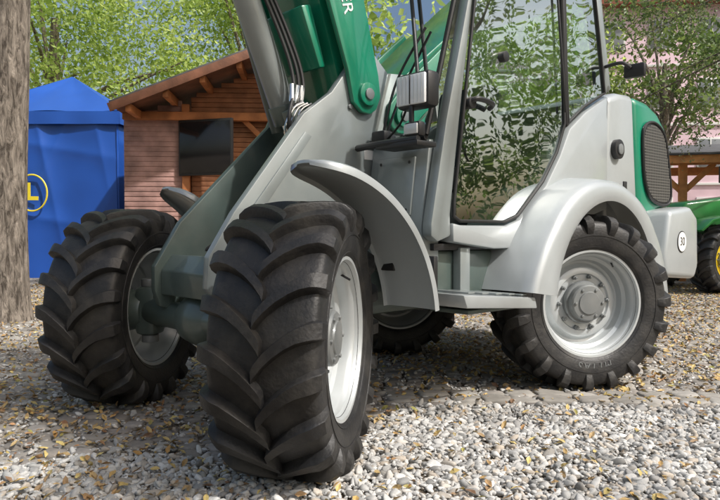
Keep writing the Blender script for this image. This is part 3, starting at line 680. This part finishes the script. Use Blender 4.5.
# ------------------------------------------------------------------ wooden house
def woodm(name,c):
    return mat(name,c,.7,var=.35,vscale=4,bump=.3,bscale=30)
W1=woodm('wood_siding_brown',(.33,.19,.165)); W2=woodm('wood_orange_stain',(.38,.14,.05)); W3=woodm('wood_dark',(.17,.07,.04)); W4=woodm('wood_pergola_orange',(.78,.34,.13)); W5=woodm('wood_wall_orange',(.32,.135,.065)); ROOF=mat('roof_felt',(.09,.09,.095),.9,var=.3,bump=.3)
def house():
    e=empty('wooden_house',(-1.7,12.0,0),D(4))
    HW=2.45; RI=.98; L_=math.hypot(HW,RI); pk=3.98
    for i in range(44):
        z=.05+i*.088
        lim=HW*(pk-.10-z)/RI
        xl=-min(2.46,lim)
        if lim<.15: break
        if xl<-1.50:
            box('siding_%d'%i,((xl-1.45)/2,random.gauss(0,.001),z),(-1.45-xl,.025,.108),W1,e,rot=(D(-8),0,0),bevel=.003)
        x0=max(xl,-1.31); x1=min(lim,2.4)
        box('log_board_%d'%i,((x0+x1)/2,.10,z),(x1-x0,.05,.085),W5,e,bevel=.014)
    box('side_wall',(-2.42,2.2,1.5),(.08,4.0,3.0),W1,e); box('side_wall_r',(2.4,2.2,1.5),(.1,4.2,3.0),W1,e)
    box('back_board',(0,.16,1.5),(4.7,.04,3.0),W3,e)
    for x in (-1.38,.15,1.65): box('post_%d'%int(x*10),(x,-.02,1.6),(.13,.13,3.2),W2,e,bevel=.01)
    box('tie_beam',(0,-.09,2.98),(4.9,.12,.14),W2,e)
    for sx in (-1,1):
        for x in (-1.38,.15,1.65):
            if x<-1 and sx<0: continue
            box('brace_%d_%d'%(sx,int(x*10)),(x+sx*.28,-.03,2.7),(.09,.08,.72),W2,e,rot=(0,sx*D(45),0))
    for sx in (-1,1):
        cx,cz=sx*HW/2,pk-RI/2; ang=sx*math.atan2(RI,HW)
        box('roof_slab_%d'%sx,(cx,1.7,cz+.06),(L_,5.2,.05),ROOF,e,rot=(0,ang,0))
        box('roof_boards_%d'%sx,(cx,1.7,cz+.012),(L_-.02,5.16,.03),W3,e,rot=(0,ang,0))
        box('barge_board_%d'%sx,(cx,-.92,cz-.03),(L_,.035,.14),W3,e,rot=(0,ang,0))
        for k in range(4):
            t=(k+.6)/4; box('purlin_%d_%d'%(sx,k),(sx*(HW-.05)*t,-.05,pk-RI*t-.11),(.09,1.6,.13),W2,e)
    te=empty('screen',(-1.00,-.26,2.42),D(-22),e)
    box('tv_bracket',(0,.2,0),(.1,.36,.1),BLACK,te)
    box('screen_body',(0,0,0),(1.05,.07,.97),BLACK,te,bevel=.01); box('screen_glass',(0,-.038,0),(.99,.006,.89),mat('screen_black',(.012,.012,.014),.12),te)
house()

def pinkb():
    e=empty('apartment_building',(15,34,0),D(-8))
    PK=mat('pink_render',(.68,.50,.56),.9,var=.08,vscale=1.5); WG=mat('window_dark',(.20,.21,.22),.1); WF=mat('window_frame',(.6,.6,.58),.6)
    box('walls',(0,3,6),(17,8,12),PK,e,bevel=.02)
    for r in range(4):
        box('string_course_%d'%r,(0,-1.04,.4+r*2.9),(17.1,.1,.12),WF,e)
        for c in range(7):
            x=-7+c*2.3; z=1.9+r*2.9
            box('frame_%d_%d'%(r,c),(x,-1.02,z),(1.2,.08,1.5),WF,e); box('pane_%d_%d'%(r,c),(x,-1.045,z),(1.02,.07,1.32),WG,e)
            box('mullion_%d_%d'%(r,c),(x,-1.09,z),(.06,.04,1.32),WF,e)
    prism('roof',[(-9,12.01),(9,12.01),(7,14),(-7,14)],-1.6,7.6,mat('roof_tile_red',(.25,.08,.05),.8,var=.2),e)
pinkb()
tree('deciduous_tree',(9.5,21,0),5,.2,(9.5,21,6.2),(2.3,2,3.0),50,80,.35,.10,LEAF_G)
def pav():
    e=empty('timber_pavilion',(7.15,12.6,0),D(-14))
    for x in (-1.0,.9,2.8):
        for y in (0,2.6): box('post_%d_%d'%(int(x*10),int(y)),(x,y,1.16),(.14,.14,2.32),W4,e)
    for y in (0,2.6): box('beam_%d'%int(y),(.9,y,2.32),(4.6,.12,.18),W4,e)
    for x in (-1.0,.9,2.8):
        for s in (-1,1): box('brace_%d_%d'%(int(x*10),s),(x+s*.28,0,1.98),(.10,.07,.75),W4,e,rot=(0,s*D(45),0))
    for i in range(9): box('rafter_%d'%i,(-1.35+i*.56,1.1,2.55),(.07,3.2,.12),W4,e,rot=(D(9),0,0))
    box('fascia',(.9,-.50,2.32),(5.2,.03,.20),W4,e)
    box('roof',(.9,1.1,2.65),(5.2,3.4,.05),ROOF,e,rot=(D(9),0,0))
pav()
def tractor():
    global RIM
    e=empty('farm_tractor',(5.50,10.2,0),D(12))
    G=mat('tractor_green',(.02,.20,.04),.3,0,.5); YL=mat('tractor_yellow',(.7,.5,.02),.35,0,.4)
    keep=RIM; RIM=YL
    wheel('front_wheel_near',(0,0,.53),D(12),1,e); wheel('front_wheel_far',(0,1.5,.53),D(192),-1,e)
    wheel('rear_wheel_near',(2.3,-.05,.80),0,1,e,scale=1.5); wheel('rear_wheel_far',(2.3,1.55,.80),D(180),-1,e,scale=1.5)
    RIM=keep
    prism('hood',[(-.35,.85),(-.42,1.25),(-.30,1.42),(1.4,1.62),(1.4,.85)],.4,1.1,G,e,.05,3)
    prism('grille',[(-.43,.90),(-.46,1.2),(-.40,1.28),(-.38,.9)],.46,1.04,BLACK,e,.01)
    box('front_weight',(-.5,.75,.72),(.22,.7,.30),G,e,bevel=.04)
    prism('front_mudguard',[(-.50,.98),(-.30,1.14),(0,1.20),(.32,1.14),(.30,1.11),(0,1.17),(-.28,1.11),(-.47,.96)],-.2,.2,G,e,.004)
    box('engine_block',(.6,.75,.75),(1.8,.4,.4),BLACK,e); cyl('front_axle',(0,.1,.53),(0,1.4,.53),.07,G,e)
    box('rear_axle',(2.3,.75,.8),(.4,1.3,.4),G,e,bevel=.05)
    for nm,a,b in (('near',-.25,.3),('far',1.2,1.75)): prism('rear_fender_'+nm,[(1.5,1.3),(1.75,1.65),(2.3,1.78),(2.9,1.6),(3.0,1.45),(2.3,1.70),(1.8,1.55)],a,b,G,e,.02)
    for x,y in ((1.4,.2),(1.4,1.3),(2.7,.2),(2.7,1.3)): tube('cab_post_%d_%d'%(int(x*10),int(y*10)),[(x,y,1.2),(x+.05,y,2.5)],.035,BLACK,e,sp=0)
    box('cab_roof',(2.05,.75,2.55),(1.55,1.35,.14),G,e,bevel=.05)
    box('seat',(2.3,.75,1.5),(.45,.5,.6),YL,e,bevel=.06)
    cyl('exhaust',(.9,.4,1.5),(.9,.4,2.3),.04,BLACK,e); box('mirror',(-.05,-.1,1.82),(.04,.18,.26),BLACK,e,bevel=.02); tube('mirror_arm',[(1.4,.2,2.1),(.4,0,2.0),(-.05,-.1,1.87)],.012,BLACK,e)
tractor()

# ------------------------------------------------------------------ light, sky, camera
S=Vector((.66,-.46,.90)).normalized()
sun=bpy.data.lights.new('sun','SUN'); sun.energy=4.4; sun.angle=D(1.5); sun.color=(1,.975,.94)
so=bpy.data.objects.new('sun',sun); so.rotation_euler=S.to_track_quat('Z','Y').to_euler(); link(so)
wd=bpy.data.worlds.new('World'); sc.world=wd; wd.use_nodes=True; N=wd.node_tree.nodes
sk=N.new('ShaderNodeTexSky'); sk.sky_type='NISHITA'; sk.sun_disc=False; sk.sun_elevation=math.asin(S.z); sk.sun_rotation=math.atan2(S.x,S.y); sk.dust_density=6; sk.air_density=1.4; sk.ozone_density=1.0
bg=N['Background']; bg.inputs['Strength'].default_value=.15; wd.node_tree.links.new(sk.outputs[0],bg.inputs['Color'])
cd=bpy.data.cameras.new('camera'); cd.lens=33.45; cd.sensor_width=36; cd.clip_end=1000
co=bpy.data.objects.new('camera',cd); co.location=(0,0,.95); co.rotation_euler=(D(90-1.54),0,0); link(co); sc.camera=co
